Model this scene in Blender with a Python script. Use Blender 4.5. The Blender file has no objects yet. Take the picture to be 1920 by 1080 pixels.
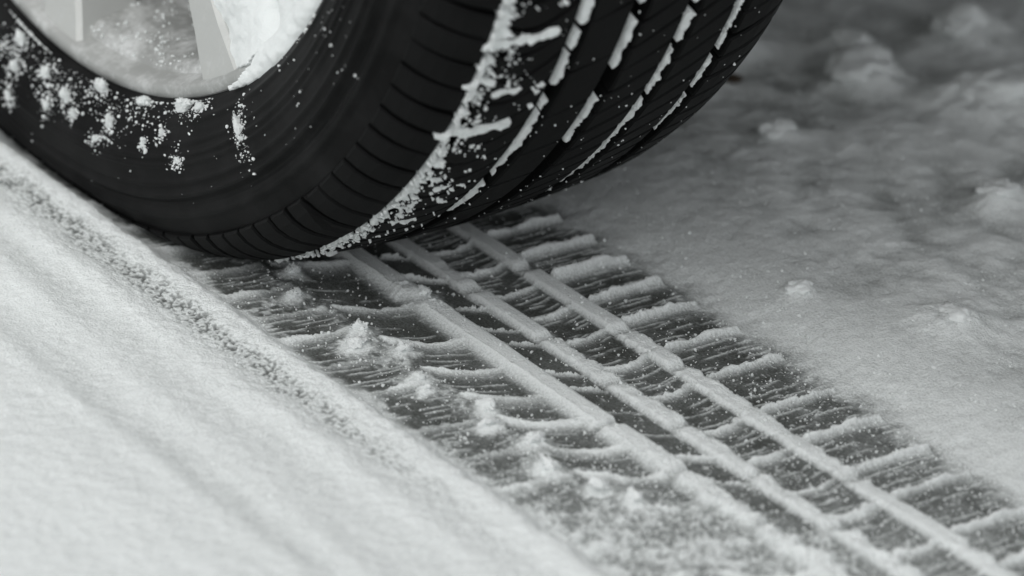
import bpy, bmesh, math, random
import numpy as np
from mathutils import Matrix, Vector

# ------------------------------------------------------------------ camera, sky, sun, exposure
scene = bpy.context.scene
col = scene.collection
cam_data = bpy.data.cameras.new('camera')
cam = bpy.data.objects.new('camera', cam_data)
col.objects.link(cam)
_F = Vector((-0.70586, 0.54790, -0.44896)).normalized()
_r = Vector((0.59343, 0.80348, 0.04756)).normalized()
_u = _r.cross(_F).normalized()
_r = _F.cross(_u).normalized()
_m = Matrix((( _r.x, _u.x, -_F.x), (_r.y, _u.y, -_F.y), (_r.z, _u.z, -_F.z))).to_4x4()
_m.translation = (1.48988, -0.98106, 0.82030)
cam.matrix_world = _m
cam_data.sensor_fit = 'HORIZONTAL'
cam_data.sensor_width = 36
cam_data.lens = 140.95
cam_data.clip_start = 0.05
cam_data.clip_end = 500
cam_data.dof.use_dof = True
cam_data.dof.focus_distance = 1.775
cam_data.dof.aperture_fstop = 5.6
scene.camera = cam

SUN_EL, SUN_AZ = math.radians(64), math.radians(284)      # azimuth: direction the light comes from, measured from +X
world = bpy.data.worlds.new('World')
scene.world = world
world.use_nodes = True
nt = world.node_tree
nt.nodes.clear()
sky = nt.nodes.new('ShaderNodeTexSky')
sky.sky_type = 'NISHITA'
sky.sun_disc = False
sky.sun_elevation = SUN_EL
sky.sun_rotation = math.pi / 2 - SUN_AZ
sky.air_density, sky.dust_density, sky.ozone_density = 1.0, 2.0, 1.0
hs = nt.nodes.new('ShaderNodeHueSaturation')              # an overcast sky has hardly any colour
hs.inputs['Saturation'].default_value = 0.10
bg = nt.nodes.new('ShaderNodeBackground')
bg.inputs['Strength'].default_value = 0.11
wo = nt.nodes.new('ShaderNodeOutputWorld')
nt.links.new(sky.outputs[0], hs.inputs['Color'])
nt.links.new(hs.outputs[0], bg.inputs['Color'])
nt.links.new(bg.outputs[0], wo.inputs['Surface'])

sun_data = bpy.data.lights.new('sun', 'SUN')
sun_data.energy = 0.8
sun_data.angle = math.radians(80)
sun_data.color = (1.0, 0.99, 0.97)
sun = bpy.data.objects.new('sun', sun_data)
col.objects.link(sun)
_d = Vector((math.cos(SUN_EL) * math.cos(SUN_AZ), math.cos(SUN_EL) * math.sin(SUN_AZ), math.sin(SUN_EL)))
sun.rotation_euler = _d.to_track_quat('Z', 'Y').to_euler()
sun.location = _d * 8

scene.view_settings.view_transform = 'Standard'
scene.view_settings.look = 'None'
scene.view_settings.exposure = 0.36
scene.view_settings.gamma = 1.0
scene.view_settings.use_curve_mapping = False
scene.render.engine = 'CYCLES'
scene.cycles.use_denoising = True
scene.cycles.max_bounces = 6

# ------------------------------------------------------------------ noise
_rng = np.random.default_rng(7)
_T2 = _rng.uniform(-1, 1, (256, 256))
_T3 = _rng.uniform(-1, 1, (64, 64, 64))

def n2(x, y, seed=0):
    x = np.asarray(x, float) + seed * 17.31
    y = np.asarray(y, float) + seed * 9.73
    xi = np.floor(x).astype(int); yi = np.floor(y).astype(int)
    fx = x - xi; fy = y - yi
    fx = fx * fx * (3 - 2 * fx); fy = fy * fy * (3 - 2 * fy)
    x0 = xi % 256; x1 = (xi + 1) % 256; y0 = yi % 256; y1 = (yi + 1) % 256
    return ((_T2[x0, y0] * (1 - fx) + _T2[x1, y0] * fx) * (1 - fy)
            + (_T2[x0, y1] * (1 - fx) + _T2[x1, y1] * fx) * fy)

_TA = _rng.uniform(0, 2 * np.pi, (256, 256))
def g2(x, y, seed=0):
    """gradient noise: rounder and less gridded than n2"""
    x = np.asarray(x, float) + seed * 17.31
    y = np.asarray(y, float) + seed * 9.73
    xi = np.floor(x).astype(int); yi = np.floor(y).astype(int)
    fx = x - xi; fy = y - yi
    u = fx ** 3 * (fx * (fx * 6 - 15) + 10); v = fy ** 3 * (fy * (fy * 6 - 15) + 10)
    def gr(a, b, dx, dy):
        t = _TA[(xi + a) % 256, (yi + b) % 256]
        return np.cos(t) * dx + np.sin(t) * dy
    return 1.5 * ((gr(0, 0, fx, fy) * (1 - u) + gr(1, 0, fx - 1, fy) * u) * (1 - v)
                  + (gr(0, 1, fx, fy - 1) * (1 - u) + gr(1, 1, fx - 1, fy - 1) * u) * v)

def gfbm(x, y, seed=0, octv=3, gain=0.5):
    s, a, t = 0.0, 1.0, 0.0
    for k in range(octv):
        s = s + a * g2(x * 2 ** k, y * 2 ** k, seed + 3 * k)
        t += a
        a *= gain
    return s / t

def fbm(x, y, seed=0, octv=3, gain=0.5):
    s, a, t = 0.0, 1.0, 0.0
    for k in range(octv):
        s = s + a * n2(x * 2 ** k, y * 2 ** k, seed + 3 * k)
        t += a
        a *= gain
    return s / t

def n3(p, seed=0):
    p = np.asarray(p, float) + np.array([17.3, 5.1, 29.7]) * seed
    i = np.floor(p).astype(int); f = p - i; f = f * f * (3 - 2 * f)
    i0 = i % 64; i1 = (i + 1) % 64
    out = 0.0
    for a in (0, 1):
        for b in (0, 1):
            for c in (0, 1):
                w = ((f[:, 0] if a else 1 - f[:, 0]) * (f[:, 1] if b else 1 - f[:, 1]) * (f[:, 2] if c else 1 - f[:, 2]))
                out = out + w * _T3[(i1 if a else i0)[:, 0], (i1 if b else i0)[:, 1], (i1 if c else i0)[:, 2]]
    return out

def fbm3(p, seed=0, octv=4, gain=0.5):
    s, a, t = 0.0, 1.0, 0.0
    for k in range(octv):
        s = s + a * n3(p * 2 ** k, seed + k)
        t += a
        a *= gain
    return s / t

def S(a, b, v):
    t = np.clip((v - a) / (b - a), 0, 1)
    return t * t * (3 - 2 * t)

# ------------------------------------------------------------------ materials
def new_mat(name):
    m = bpy.data.materials.new(name)
    m.use_nodes = True
    n = m.node_tree.nodes
    return m, n, m.node_tree.links, n['Principled BSDF']

def add(n, kind, **kw):
    k = n.new(kind)
    for a, b in kw.items():
        if a in ('ins',):
            for key, v in b.items():
                k.inputs[key].default_value = v
        else:
            setattr(k, a, b)
    return k

SNOW = (0.79, 0.822, 0.812, 1)

def snow_ground_material():
    """Snow whose own colour follows how much snow lies over the dark, iced road (attribute 'cover')."""
    m, n, l, b = new_mat('snow over iced road')
    tc = add(n, 'ShaderNodeTexCoord')
    at = add(n, 'ShaderNodeAttribute', attribute_name='cover')
    fine = add(n, 'ShaderNodeTexNoise', ins={'Scale': 900, 'Detail': 2, 'Roughness': 0.6})
    mid = add(n, 'ShaderNodeTexNoise', ins={'Scale': 260, 'Detail': 3, 'Roughness': 0.6})
    l.new(tc.outputs['Object'], fine.inputs['Vector'])
    l.new(tc.outputs['Object'], mid.inputs['Vector'])
    # cover + grain
    g = add(n, 'ShaderNodeMath', operation='MULTIPLY_ADD')
    l.new(fine.outputs['Fac'], g.inputs[0]); g.inputs[1].default_value = 0.62; g.inputs[2].default_value = -0.31
    s = add(n, 'ShaderNodeMath', operation='ADD', use_clamp=True)
    l.new(at.outputs['Fac'], s.inputs[0]); l.new(g.outputs[0], s.inputs[1])
    ramp = add(n, 'ShaderNodeValToRGB')
    r = ramp.color_ramp
    r.elements[0].position = 0.0; r.elements[0].color = (0.062, 0.066, 0.060, 1)
    r.elements[1].position = 1.0; r.elements[1].color = SNOW
    for pos, c in ((0.25, (0.145, 0.154, 0.148, 1)), (0.5, (0.33, 0.348, 0.34, 1)), (0.8, (0.67, 0.70, 0.69, 1))):
        e = r.elements.new(pos); e.color = c
    l.new(s.outputs[0], ramp.inputs['Fac'])
    l.new(ramp.outputs['Color'], b.inputs['Base Color'])
    b.inputs['Roughness'].default_value = 0.75
    b.inputs['Specular IOR Level'].default_value = 0.25
    bump = add(n, 'ShaderNodeBump', ins={'Strength': 0.55, 'Distance': 0.0012})
    ad = add(n, 'ShaderNodeMath', operation='ADD')
    l.new(fine.outputs['Fac'], ad.inputs[0]); l.new(mid.outputs['Fac'], ad.inputs[1])
    l.new(ad.outputs[0], bump.inputs['Height'])
    l.new(bump.outputs['Normal'], b.inputs['Normal'])
    return m

def snow_material():
    m, n, l, b = new_mat('loose snow')
    tc = add(n, 'ShaderNodeTexCoord')
    fine = add(n, 'ShaderNodeTexNoise', ins={'Scale': 800, 'Detail': 3, 'Roughness': 0.65})
    l.new(tc.outputs['Object'], fine.inputs['Vector'])
    b.inputs['Base Color'].default_value = (0.80, 0.832, 0.822, 1)
    b.inputs['Roughness'].default_value = 0.7
    b.inputs['Specular IOR Level'].default_value = 0.25
    b.inputs['Subsurface Weight'].default_value = 0.25
    b.inputs['Subsurface Radius'].default_value = (1, 1, 1)
    b.inputs['Subsurface Scale'].default_value = 0.002
    bump = add(n, 'ShaderNodeBump', ins={'Strength': 0.5, 'Distance': 0.001})
    l.new(fine.outputs['Fac'], bump.inputs['Height'])
    l.new(bump.outputs['Normal'], b.inputs['Normal'])
    return m

def rubber_material(name, base, rough, dust):  # dust: paler mottling, on the wall also a painted grey sheen
    m, n, l, b = new_mat(name)
    tc = add(n, 'ShaderNodeTexCoord')
    a = add(n, 'ShaderNodeTexNoise', ins={'Scale': 35, 'Detail': 5, 'Roughness': 0.65})
    f = add(n, 'ShaderNodeTexNoise', ins={'Scale': 1300, 'Detail': 2, 'Roughness': 0.6})
    l.new(tc.outputs['Object'], a.inputs['Vector']); l.new(tc.outputs['Object'], f.inputs['Vector'])
    mx = add(n, 'ShaderNodeMix', data_type='RGBA')
    mx.inputs['A'].default_value = (base, base * 1.03, base * 1.03, 1)
    mx.inputs['B'].default_value = (base + dust, base * 1.03 + dust, base * 1.03 + dust, 1)
    rp = add(n, 'ShaderNodeMapRange', ins={'From Min': 0.42, 'From Max': 0.72})
    l.new(a.outputs['Fac'], rp.inputs['Value'])
    l.new(rp.outputs['Result'], mx.inputs['Factor'])
    l.new(mx.outputs['Result'], b.inputs['Base Color'])
    rr = add(n, 'ShaderNodeMapRange', ins={'To Min': rough - 0.12, 'To Max': rough + 0.15})
    l.new(a.outputs['Fac'], rr.inputs['Value'])
    l.new(rr.outputs['Result'], b.inputs['Roughness'])
    b.inputs['Specular IOR Level'].default_value = 0.10
    bump = add(n, 'ShaderNodeBump', ins={'Strength': 0.25, 'Distance': 0.0004})
    l.new(f.outputs['Fac'], bump.inputs['Height'])
    l.new(bump.outputs['Normal'], b.inputs['Normal'])
    return m

def alloy_material(name, dark, lo, hi):
    m, n, l, b = new_mat(name)
    tc = add(n, 'ShaderNodeTexCoord')
    a = add(n, 'ShaderNodeTexNoise', ins={'Scale': 45, 'Detail': 7, 'Roughness': 0.72})
    f = add(n, 'ShaderNodeTexNoise', ins={'Scale': 420, 'Detail': 4, 'Roughness': 0.7})
    for k in (a, f):
        l.new(tc.outputs['Object'], k.inputs['Vector'])
    ad = add(n, 'ShaderNodeMath', operation='MULTIPLY_ADD')
    l.new(f.outputs['Fac'], ad.inputs[0]); ad.inputs[1].default_value = 0.35; l.new(a.outputs['Fac'], ad.inputs[2])
    rp = add(n, 'ShaderNodeMapRange', ins={'From Min': lo, 'From Max': hi})
    l.new(ad.outputs[0], rp.inputs['Value'])
    mx = add(n, 'ShaderNodeMix', data_type='RGBA')
    mx.inputs['A'].default_value = (dark, dark * 1.02, dark * .985, 1)
    mx.inputs['B'].default_value = (0.62, 0.635, 0.625, 1)
    l.new(rp.outputs['Result'], mx.inputs['Factor'])
    l.new(mx.outputs['Result'], b.inputs['Base Color'])
    me = add(n, 'ShaderNodeMapRange', ins={'To Min': 0.45, 'To Max': 0.0})
    l.new(rp.outputs['Result'], me.inputs['Value'])
    l.new(me.outputs['Result'], b.inputs['Metallic'])
    b.inputs['Roughness'].default_value = 0.55
    bump = add(n, 'ShaderNodeBump', ins={'Strength': 0.35, 'Distance': 0.0012})
    l.new(ad.outputs[0], bump.inputs['Height'])
    l.new(bump.outputs['Normal'], b.inputs['Normal'])
    return m

def plain_material(name, c, rough, metal=0.0, scale=60):
    m, n, l, b = new_mat(name)
    tc = add(n, 'ShaderNodeTexCoord')
    a = add(n, 'ShaderNodeTexNoise', ins={'Scale': scale, 'Detail': 4})
    l.new(tc.outputs['Object'], a.inputs['Vector'])
    mx = add(n, 'ShaderNodeMix', data_type='RGBA')
    mx.inputs['A'].default_value = tuple(0.8 * v for v in c) + (1,)
    mx.inputs['B'].default_value = tuple(1.15 * v for v in c) + (1,)
    l.new(a.outputs['Fac'], mx.inputs['Factor'])
    l.new(mx.outputs['Result'], b.inputs['Base Color'])
    b.inputs['Roughness'].default_value = rough
    b.inputs['Metallic'].default_value = metal
    return m

M_GROUND = snow_ground_material()
M_SNOW = snow_material()
M_TYRE = rubber_material('black tyre rubber', 0.0024, 0.50, 0.012)  # strong mottled film paints the wall's grey sheen into the colour
M_TREAD = rubber_material('wet tread rubber', 0.0050, 0.55, 0.0035)
M_ALLOY = alloy_material('frosted silver alloy', 0.36, 0.60, 0.84)  # base colour darkened to carry the shade deep in the rim windows
M_SPOKE = alloy_material('clean silver alloy', 0.54, 0.72, 1.05)
M_DARK = plain_material('dark plastic and underseal', (0.03, 0.03, 0.03), 0.8)
M_PAINT = plain_material('dark grey car paint', (0.05, 0.052, 0.055), 0.3)
M_GLASS = plain_material('tinted car glass', (0.02, 0.022, 0.024), 0.08)
M_DIRT = plain_material('brown road dirt', (0.06, 0.043, 0.028), 0.9, scale=900)

# ------------------------------------------------------------------ object helpers
def link(o, parent=None):
    col.objects.link(o)
    if parent is not None:
        o.parent = parent
    return o

def tag(o, label=None, category=None, group=None, kind=None):
    if label: o['label'] = label
    if category: o['category'] = category
    if group: o['group'] = group
    if kind: o['kind'] = kind
    return o

def quads_mesh(name, V, Q, smooth=True):
    """V (n,3), Q (m,4) -> mesh"""
    V = np.ascontiguousarray(V, dtype=np.float32)
    Q = np.ascontiguousarray(Q, dtype=np.int32)
    k = Q.shape[1]
    me = bpy.data.meshes.new(name)
    me.vertices.add(len(V)); me.vertices.foreach_set('co', V.ravel())
    me.loops.add(Q.size); me.loops.foreach_set('vertex_index', Q.ravel())
    me.polygons.add(len(Q))
    me.polygons.foreach_set('loop_start', np.arange(0, Q.size, k, dtype=np.int32))
    me.polygons.foreach_set('use_smooth', np.full(len(Q), smooth, dtype=bool))
    me.update(calc_edges=True)
    return me

def mesh_obj(name, V, Q, mat, parent=None, smooth=True):
    me = quads_mesh(name, V, Q, smooth)
    me.materials.append(mat)
    return link(bpy.data.objects.new(name, me), parent)

def empty(name, loc=(0, 0, 0)):
    e = bpy.data.objects.new(name, None)
    e.location = loc
    e.empty_display_size = 0.05
    return link(e)

# ================================================================== THE GROUND
def axis(parts, far=60.0):
    """fine and coarse stretches joined, then stretching out geometrically to the horizon"""
    a = [np.arange(s, e - step * 0.25, step) for s, e, step in parts]
    a.append(np.array([parts[-1][1]]))
    a = np.concatenate(a)
    out = []
    st, v = parts[-1][2], a[-1]
    while v < far:
        st *= 1.28; v += st; out.append(v)
    lo = []
    st, v = parts[0][2], a[0]
    while v > -far:
        st *= 1.28; v -= st; lo.append(v)
    return np.concatenate([np.array(lo[::-1]), a, np.array(out)])

GX = axis([(-0.32, -0.06, 0.0022), (-.06, .10, .00095), (0.10, 0.50, 0.00064), (0.50, 0.66, 0.0014)])
GY = axis([(-0.42, -.150, .0016), (-0.150, -0.104, 0.00075), (-0.104, 0.095, 0.00072), (0.095, 0.20, 0.0014), (0.20, 0.62, 0.0023)])
X, Y = np.meshgrid(GX, GY, indexing='ij')

PITCH = np.array([.052, .078, .103, .128, .153, .179, .204, .230, .256, .286, .317, .353, .383, .414, .440, .476, .505, .533, .562, .590, .62, .65])
Y_A0, Y_AB, Y_B1 = -0.0980, -0.0645, -0.0305       # outer column, shoulder line, inner column
R1, R2, R3 = -0.0240, 0.0008, 0.0350             # the three long ridges left by the tread grooves
H1, H2, H3 = 0.0040, 0.0038, 0.0042               # their half widths
Y_E1 = 0.0815                                      # right edge of the print

rag1 = n2(X / .0011, Y / .0011, 1)
rag2 = n2(X / .004, Y / .004, 2)
rag3 = fbm(X / .016, Y / .016, 3, 2)
dust = S(.24, .50, X) * 0.20 + 0.07 * n2(X / .03, Y / .02, 4)

def bar_profile(d, w, tail, d0=None):
    """d>0 lies on the near side: steep far face, flat crest, long soft near slope"""
    d0 = d if d0 is None else d0
    rise = S(-.0012, .0003, d)
    return rise * np.where(d0 < w, 1.0, np.exp(-np.clip(d0 - w, 0, None) / tail))

def ridge(yc, half, soft_l, soft_r, clean, gaps, seed, kl=1.0, kr=1.0):
    rough = np.ones_like(X)
    for a, b in clean:
        rough = np.minimum(rough, 1 - S(a - .003, a + .001, X) * (1 - S(b - .001, b + .002, X)))
    wob = .0007 * g2(X / .030, Y * 0, seed) + kl * rough * (.0013 * n2(X / .0042, Y * 0 + 3, seed) + .0011 * rag1 + .0012 * rag2)
    dl = Y - (yc - half) + wob
    dr = (yc + half) - Y + .0006 * g2(X / .025, Y * 0 + 7, seed) + kr * rough * (.0013 * rag2 + .0008 * rag1)
    h = S(-soft_l, .0004, dl) * S(-soft_r, .0004, dr)
    cov = S(-soft_l * 1.8 - .0008, .0006, dl) * S(-soft_r * 1.8 - .0008, .0006, dr)
    lev = 1.0 + rough * (-.15 + .16 * rag3 + .12 * rag2) + .08 * n2(X / .03, Y * 0, seed + 1)
    for g, w in gaps:
        k = 1 - .75 * np.exp(-((X - g - .15 * (Y - yc)) / w) ** 2)
        lev = lev * k
    crown = 1 - .05 * ((Y - yc) / half) ** 2
    return h * np.clip(lev, .12, 1.3) * np.clip(crown, .6, 1), cov * np.clip(.55 + .5 * lev, .3, 1)

hz = .00025 * rag2 + .0002 * rag1 + .0006 * rag3
cov = .10 + .10 * rag3 + .08 * rag2 + dust

def cells(y0, y1, centres, shape, height, w, tail, sipes, seed, edge=.0025, smear=0.0, sl=.36):
    """bars of snow left standing by the cross grooves of one tread column, and the fine sipe lines between them"""
    global hz, cov
    inside = S(y0 - edge, y0 + .0008, Y) * (1 - S(y1 - .0008, y1 + edge, Y))
    t = np.clip((Y - y0) / (y1 - y0), 0, 1)
    off = shape(t)
    for i, c in enumerate(centres):
        sel = (GX > c - .02) & (GX < c + .05)
        if not sel.any():
            continue
        ii = np.where(sel)[0]; a, b = ii[0], ii[-1] + 1
        Xs, Ys = X[a:b], Y[a:b]
        r1, r2, r3 = rag1[a:b], rag2[a:b], rag3[a:b]
        jag = .0012 * n2(Ys / .0014, Ys * 0 + c * 900, seed) + .0011 * n2(Ys / .0055, Ys * 0 + c * 700, seed + 1)
        rnd = n2(np.array([c * 531.7]), np.array([seed * 3.1]))[0]
        d0 = Xs - (c + off[a:b])
        d = d0 + jag + .0006 * r1
        d0 = d0 + .3 * jag
        lev = (1 + .22 * rnd) * np.clip(.92 + .38 * n2(Ys / .011, Ys * 0 + c * 400, seed + 2) + .16 * r2, .25, 1.3)
        if smear:
            lev = lev * (1 - smear + smear * S(-.5, .6, n2(Ys / .014, Ys * 0 + c * 250, seed + 7) + .5 * r3 + .5 * rnd))
        bar = bar_profile(d, w * (1 + .3 * rnd), tail * .42, d0) * lev
        bc = bar_profile(d + .0003, w * (1.0 + .3 * rnd), tail * (1 + .3 * rnd), d0) * np.clip(.45 + .6 * lev, 0, 1)
        ins = inside[a:b]
        hz[a:b] = np.maximum(hz[a:b], height * bar * ins)
        cov[a:b] = np.maximum(cov[a:b], bc * ins)
        nxt = centres[i + 1] - c if i + 1 < len(centres) else .03
        for f in sipes:
            s = c + nxt * (f + .05 * n2(np.array([c * 77 + f * 13]), np.array([seed]))[0])
            ds = np.abs(Xs - (s + off[a:b] * .8) + .0009 * n2(Ys / .007, Ys * 0 + s * 500, seed + 4) + .0003 * r1)
            on = S(-.55, .35, n2(Ys / .009, Ys * 0 + s * 800, seed + 5) + .4 * r2)
            line = (1 - S(.0003, .0011, ds)) * on
            hz[a:b] = np.maximum(hz[a:b], (.0006 * line + .0002) * ins)
            cov[a:b] = np.maximum(cov[a:b], (sl * line + .45 * sl * (1 - S(.0005, .0026, ds)) * on) * ins)

sip = (.24, .38, .52, .65, .78, .90)
# right-hand column, column between the second and third ridge
cells(.0397, Y_E1, PITCH - .0005, lambda t: .0012 * (t - .4), .0044, .0019, .0036, sip, 11, .0010, sl=.46)
cells(.0050, .0307, PITCH + .0015, lambda t: -.0028 * (t - .45) ** 2 * 4 + .001, .0025, .0012, .0040, sip, 12, smear=.25, sl=.46)
# swept bars springing from the first ridge
BB = np.array([.040, .075, .108, .140, .192, .231, .262, .290, .318, .346, .374, .405, .438, .470, .50, .53, .56, .60])
cells(Y_AB + .003, Y_B1, BB, lambda t: -.019 * (1 - t) ** 1.7, .0024, .0017, .0080, (.22, .40, .58, .78), 13, smear=.35, sl=.42)
# outer shoulder column
BA = np.array([.030, .060, .088, .117, .142, .168, .193, .222, .251, .290, .320, .350, .380, .41, .44, .47, .50, .53, .56, .60])
cells(Y_A0 - .006, Y_AB - .002, BA, lambda t: .010 * (t - .5), .0015, .0014, .0070, (.14, .28, .42, .56, .7, .84), 14, .005, smear=.75, sl=.42)
# thin fins that cross the centre rib
FIN = np.array([.148, .176, .208, .233, .249, .282, .299, .322, .346, .372, .397, .424, .452, .48])
cells(R1 + H1, R2 - H2, FIN, lambda t: -.012 * (1 - t) + .004, .0030, .0006, .0022, (), 15, .001, smear=.9)
inc = S(R1, R1 + .004, Y) * (1 - S(R2 - .004, R2, Y))
cov = np.maximum(cov, inc * (.07 + .12 * S(-.2, .8, rag3) + .10 * S(.30, .42, X)))

# shoulder line: smeared grey
sm = np.exp(-((Y - Y_AB + .002 - .006 * rag3) / .0085) ** 2)
smg = S(-.1, .7, n2(X / .0022, Y / .0022, 34) + .5 * rag3)
cov = np.maximum(cov, sm * (.30 + .20 * rag3 + .34 * smg))
ap = (1 - S(Y_AB - .006, Y_AB + .004, Y)) * S(Y_A0 - .004, Y_A0 + .004, Y)
cov = np.maximum(cov, ap * S(.05, .8, rag3 + .6 * n2(X / .0026, Y / .0019, 35)) * .62)
hz = np.maximum(hz, sm * .0010 * (1 + .6 * rag2))

for (yc, hf, sl, sr, clean, gaps, sd, hh, kl, kr) in (
        (R1, H1, .0060, .0009, [(.10, .172), (.199, .328), (.333, .377)], [(.1935, .005), (.331, .0022), (.380, .0035), (.432, .004)], 21, .0046, 1.2, .25),
        (R2, H2, .0009, .0034, [(.10, .168), (.203, .249)], [(.196, .004), (.2505, .003), (.299, .003), (.346, .003), (.397, .003), (.45, .004)], 22, .0040, .25, 1.3),
        (R3, H3, .0010, .0014, [(.11, .187), (.197, .259), (.288, .300), (.452, .481)], [(.190, .003), (.263, .003), (.304, .003), (.42, .004)], 23, .0038, .5, .8)):
    h, c = ridge(yc, hf, sl, sr, clean, gaps, sd, kl, kr)
    hz = np.maximum(hz, h * hh)
    cov = np.maximum(cov, c)
# snow spilled off the first ridge onto the swept bars
spill = S(R1 - .013, R1 - .004, Y) * (1 - S(R1, R1 + .003, Y))
cov = np.maximum(cov, spill * (.42 + .3 * rag3))
hz = hz + spill * .0012 * (1 + .5 * rag3) * (hz < .004)

# loose fallen snow thickening towards the end of the print
loose = S(.33, .47, X + 1.1 * (-Y - .02) + .02 * rag3) * S(-.11, -.03, -np.abs(Y + .075) + .03)
gr = S(-.4, .7, n2(X / .0012, Y / .0012, 31) + .5 * rag2 + .5 * rag3)
cov = np.maximum(cov, loose * (.42 + .42 * gr))
hz = hz + loose * (.0012 * gr + .0008 * (1 + rag2))
sp = S(.55, .85, n2(X / .0013, Y / .0013, 33)) * S(.20, .36, X)
cov = np.maximum(cov, sp * .75)
hz = hz + sp * .0007
LUMPS = ((.138, -.058, .0050, .0040, .0055), (.158, -.071, .0045, .0055, .0042), (.203, -.066, .0060, .0058, .0055), (.212, -.074, .0060, .0062, .0040), (.228, -.059, .0050, .0045, .0055),
         (.253, -.070, .0055, .0060, .0050), (.291, -.060, .0075, .0050, .0055), (.303, -.068, .0045, .0065, .0040), (.326, -.061, .0065, .0060, .0060), (.347, -.070, .0075, .0055, .0060),
         (.388, -.056, .0085, .0050, .0055), (.372, -.062, .006, .005, .004), (.191, -.0225, .0065, .0055, .0055), (.262, -.072, .004, .004, .003))
for (lx, ly, la, lb_, lc) in LUMPS:      # powder heaped round each lump
    e = np.exp(-(((X - lx - .001) / (la * 1.5)) ** 2 + ((Y - ly + .001) / (lb_ * 1.5)) ** 2) * (1 + .5 * rag2 + .4 * rag1))
    cov = np.maximum(cov, np.clip(1.15 * e, 0, .95))
    hz = hz + lc * .42 * e * (1 + .35 * rag2 + .2 * rag1)
cov = np.clip(cov, 0, 1)

# --- banks beside the print
inprint = S(Y_A0 - .012, Y_A0 + .006, Y - .003 * rag3 - .0016 * rag2) * (1 - S(.070, .108, Y + .006 * rag3 + .002 * rag2))
inprint_c = S(Y_A0 - .006, Y_A0 + .007, Y - .0035 * rag3 - .002 * rag2) * (1 - S(.066, .092, Y + .006 * rag3 + .003 * rag2))
big = fbm(X / .22, Y / .16, 41, 3)
med = fbm(X / .055, Y / .045, 42, 3)
yl = Y - .0150 + .003 * g2(X / .11, Y * 0, 43) + .0012 * g2(X / .022, Y / .022, 38)
left = .0048 * S(-.109, -.127, yl) + .0026 * np.exp(-((yl + .1285) / .0085) ** 2) + .0030 * np.exp(-((yl + .160) / .0090) ** 2) * (.75 + .6 * g2(X / .13, Y * 0 + 2, 36)) + .0028 * np.exp(-((yl + .195 + .05 * (X - .2)) / .0105) ** 2) * (.75 + .6 * g2(X / .10, Y * 0 + 5, 36)) + .0016 * np.exp(-((yl + .228) / .008) ** 2)
left = left + .0016 * S(-.109, -.120, yl)
left = left + .005 * S(-.200, -.26, yl) + .0025 * big * S(-.12, -.2, yl) + .0010 * gfbm(X / .04, Y / .03, 39, 3)
# rough crystals in the trough behind the first crest
tr1 = np.exp(-((yl + .1415 + .002 * n2(X / .012, Y / .006, 37)) / .0075) ** 2) * (1 - S(.20, .44, X)) * S(-.2, -.02, X + .1)
tr2 = np.exp(-((yl + .177) / .009) ** 2) * .30 + np.exp(-((yl + .216) / .012) ** 2) * .35 * S(.08, .22, X)
pit = S(-.05, .5, n2(X / .00125, Y / .00105, 44) + .40 * n2(X / .0045, Y / .003, 45))
left = left - (tr1 + .35 * tr2) * (.0006 + .0011 * pit) + .0004 * rag2 + .0003 * rag1
cov_left = 1 - np.clip(tr1 * (.22 + .52 * pit) + tr2 * (.12 + .40 * pit), 0, .95) + .0 * X  # shade of the rough holes painted in as lower cover
# churned snow on the far side, under the car
CLODS = [(.172, .338, .021, 'largest pale snow clod in the churned snow beyond the print'), (.285, .120, .0060, 'small round snow clod beside the right edge of the print'), (.118, .300, .017, None),
         (.262, .262, .011, None), (.345, .158, .012, 'broad snow clod on the smooth snow near the right edge of the print'), (.088, .322, .014, None), (.060, .262, .012, 'snow clod with brown dirt beside it, right behind the tyre edge'),
         (.100, .385, .016, None), (.150, .218, .008, None)]
u1 = gfbm(X / .075, Y / .060, 42, 4, .55)
u2 = gfbm(X / .026, Y / .022, 46, 3, .45)
u3 = gfbm(X / .007, Y / .006, 47, 3, .65)
act = S(.085, .20, Y)
right = .010 * S(.060, .135, Y) + act * (.0065 * u1 + .0020 * u2 + .0004 * u3) + .0003 * u3 * S(.06, .1, Y)
for (cx, cy, cs, _l) in CLODS:
    right = right + cs * .55 * np.exp(-(((X - cx) / (cs * 1.25)) ** 2 + ((Y - cy) / (cs * 1.4)) ** 2) ** 1.3) * (1 + .6 * u2 + .2 * u3)
cov_right = np.clip(.84 + .45 * u1 * act + .36 * u2 * act + .14 * u3, .45, 1)
side_h = np.where(Y < 0, left, right)
side_c = np.where(Y < 0, cov_left - .03, cov_right)
# beyond the wheel the same churned snow goes on where no wheel has rolled yet
fresh = 1 - S(-.26, -.12, X)
ip = inprint * (1 - fresh)
hz = hz * ip + (1 - ip) * np.where(fresh > 0, np.maximum(side_h, fresh * (.012 + .004 * med)), side_h)
ipc = inprint_c * (1 - fresh)
cov = cov * ipc + (1 - ipc) * side_c
fade = np.exp(-np.clip(np.hypot(X - .15, Y) - .8, 0, None) / 1.5)
hz = hz * fade + (1 - fade) * (.012 + .02 * fbm(X / 2.3, Y / 2.3, 49, 3))
cov = np.clip(cov, 0, 1)

NX, NY = len(GX), len(GY)
VALL = np.stack([X, Y, hz], -1).reshape(-1, 3)
CALL = cov.ravel()
_i = np.arange(NX * NY).reshape(NX, NY)
QALL = np.stack([_i[:-1, :-1], _i[1:, :-1], _i[1:, 1:], _i[:-1, 1:]], -1)      # (NX-1, NY-1, 4)
FX = .5 * (GX[1:] + GX[:-1])[:, None] + np.zeros((1, NY - 1))
FY = .5 * (GY[1:] + GY[:-1])[None, :] + np.zeros((NX - 1, 1))
owner = np.zeros(FX.shape, dtype=np.int32)      # 0 = ground

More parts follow.
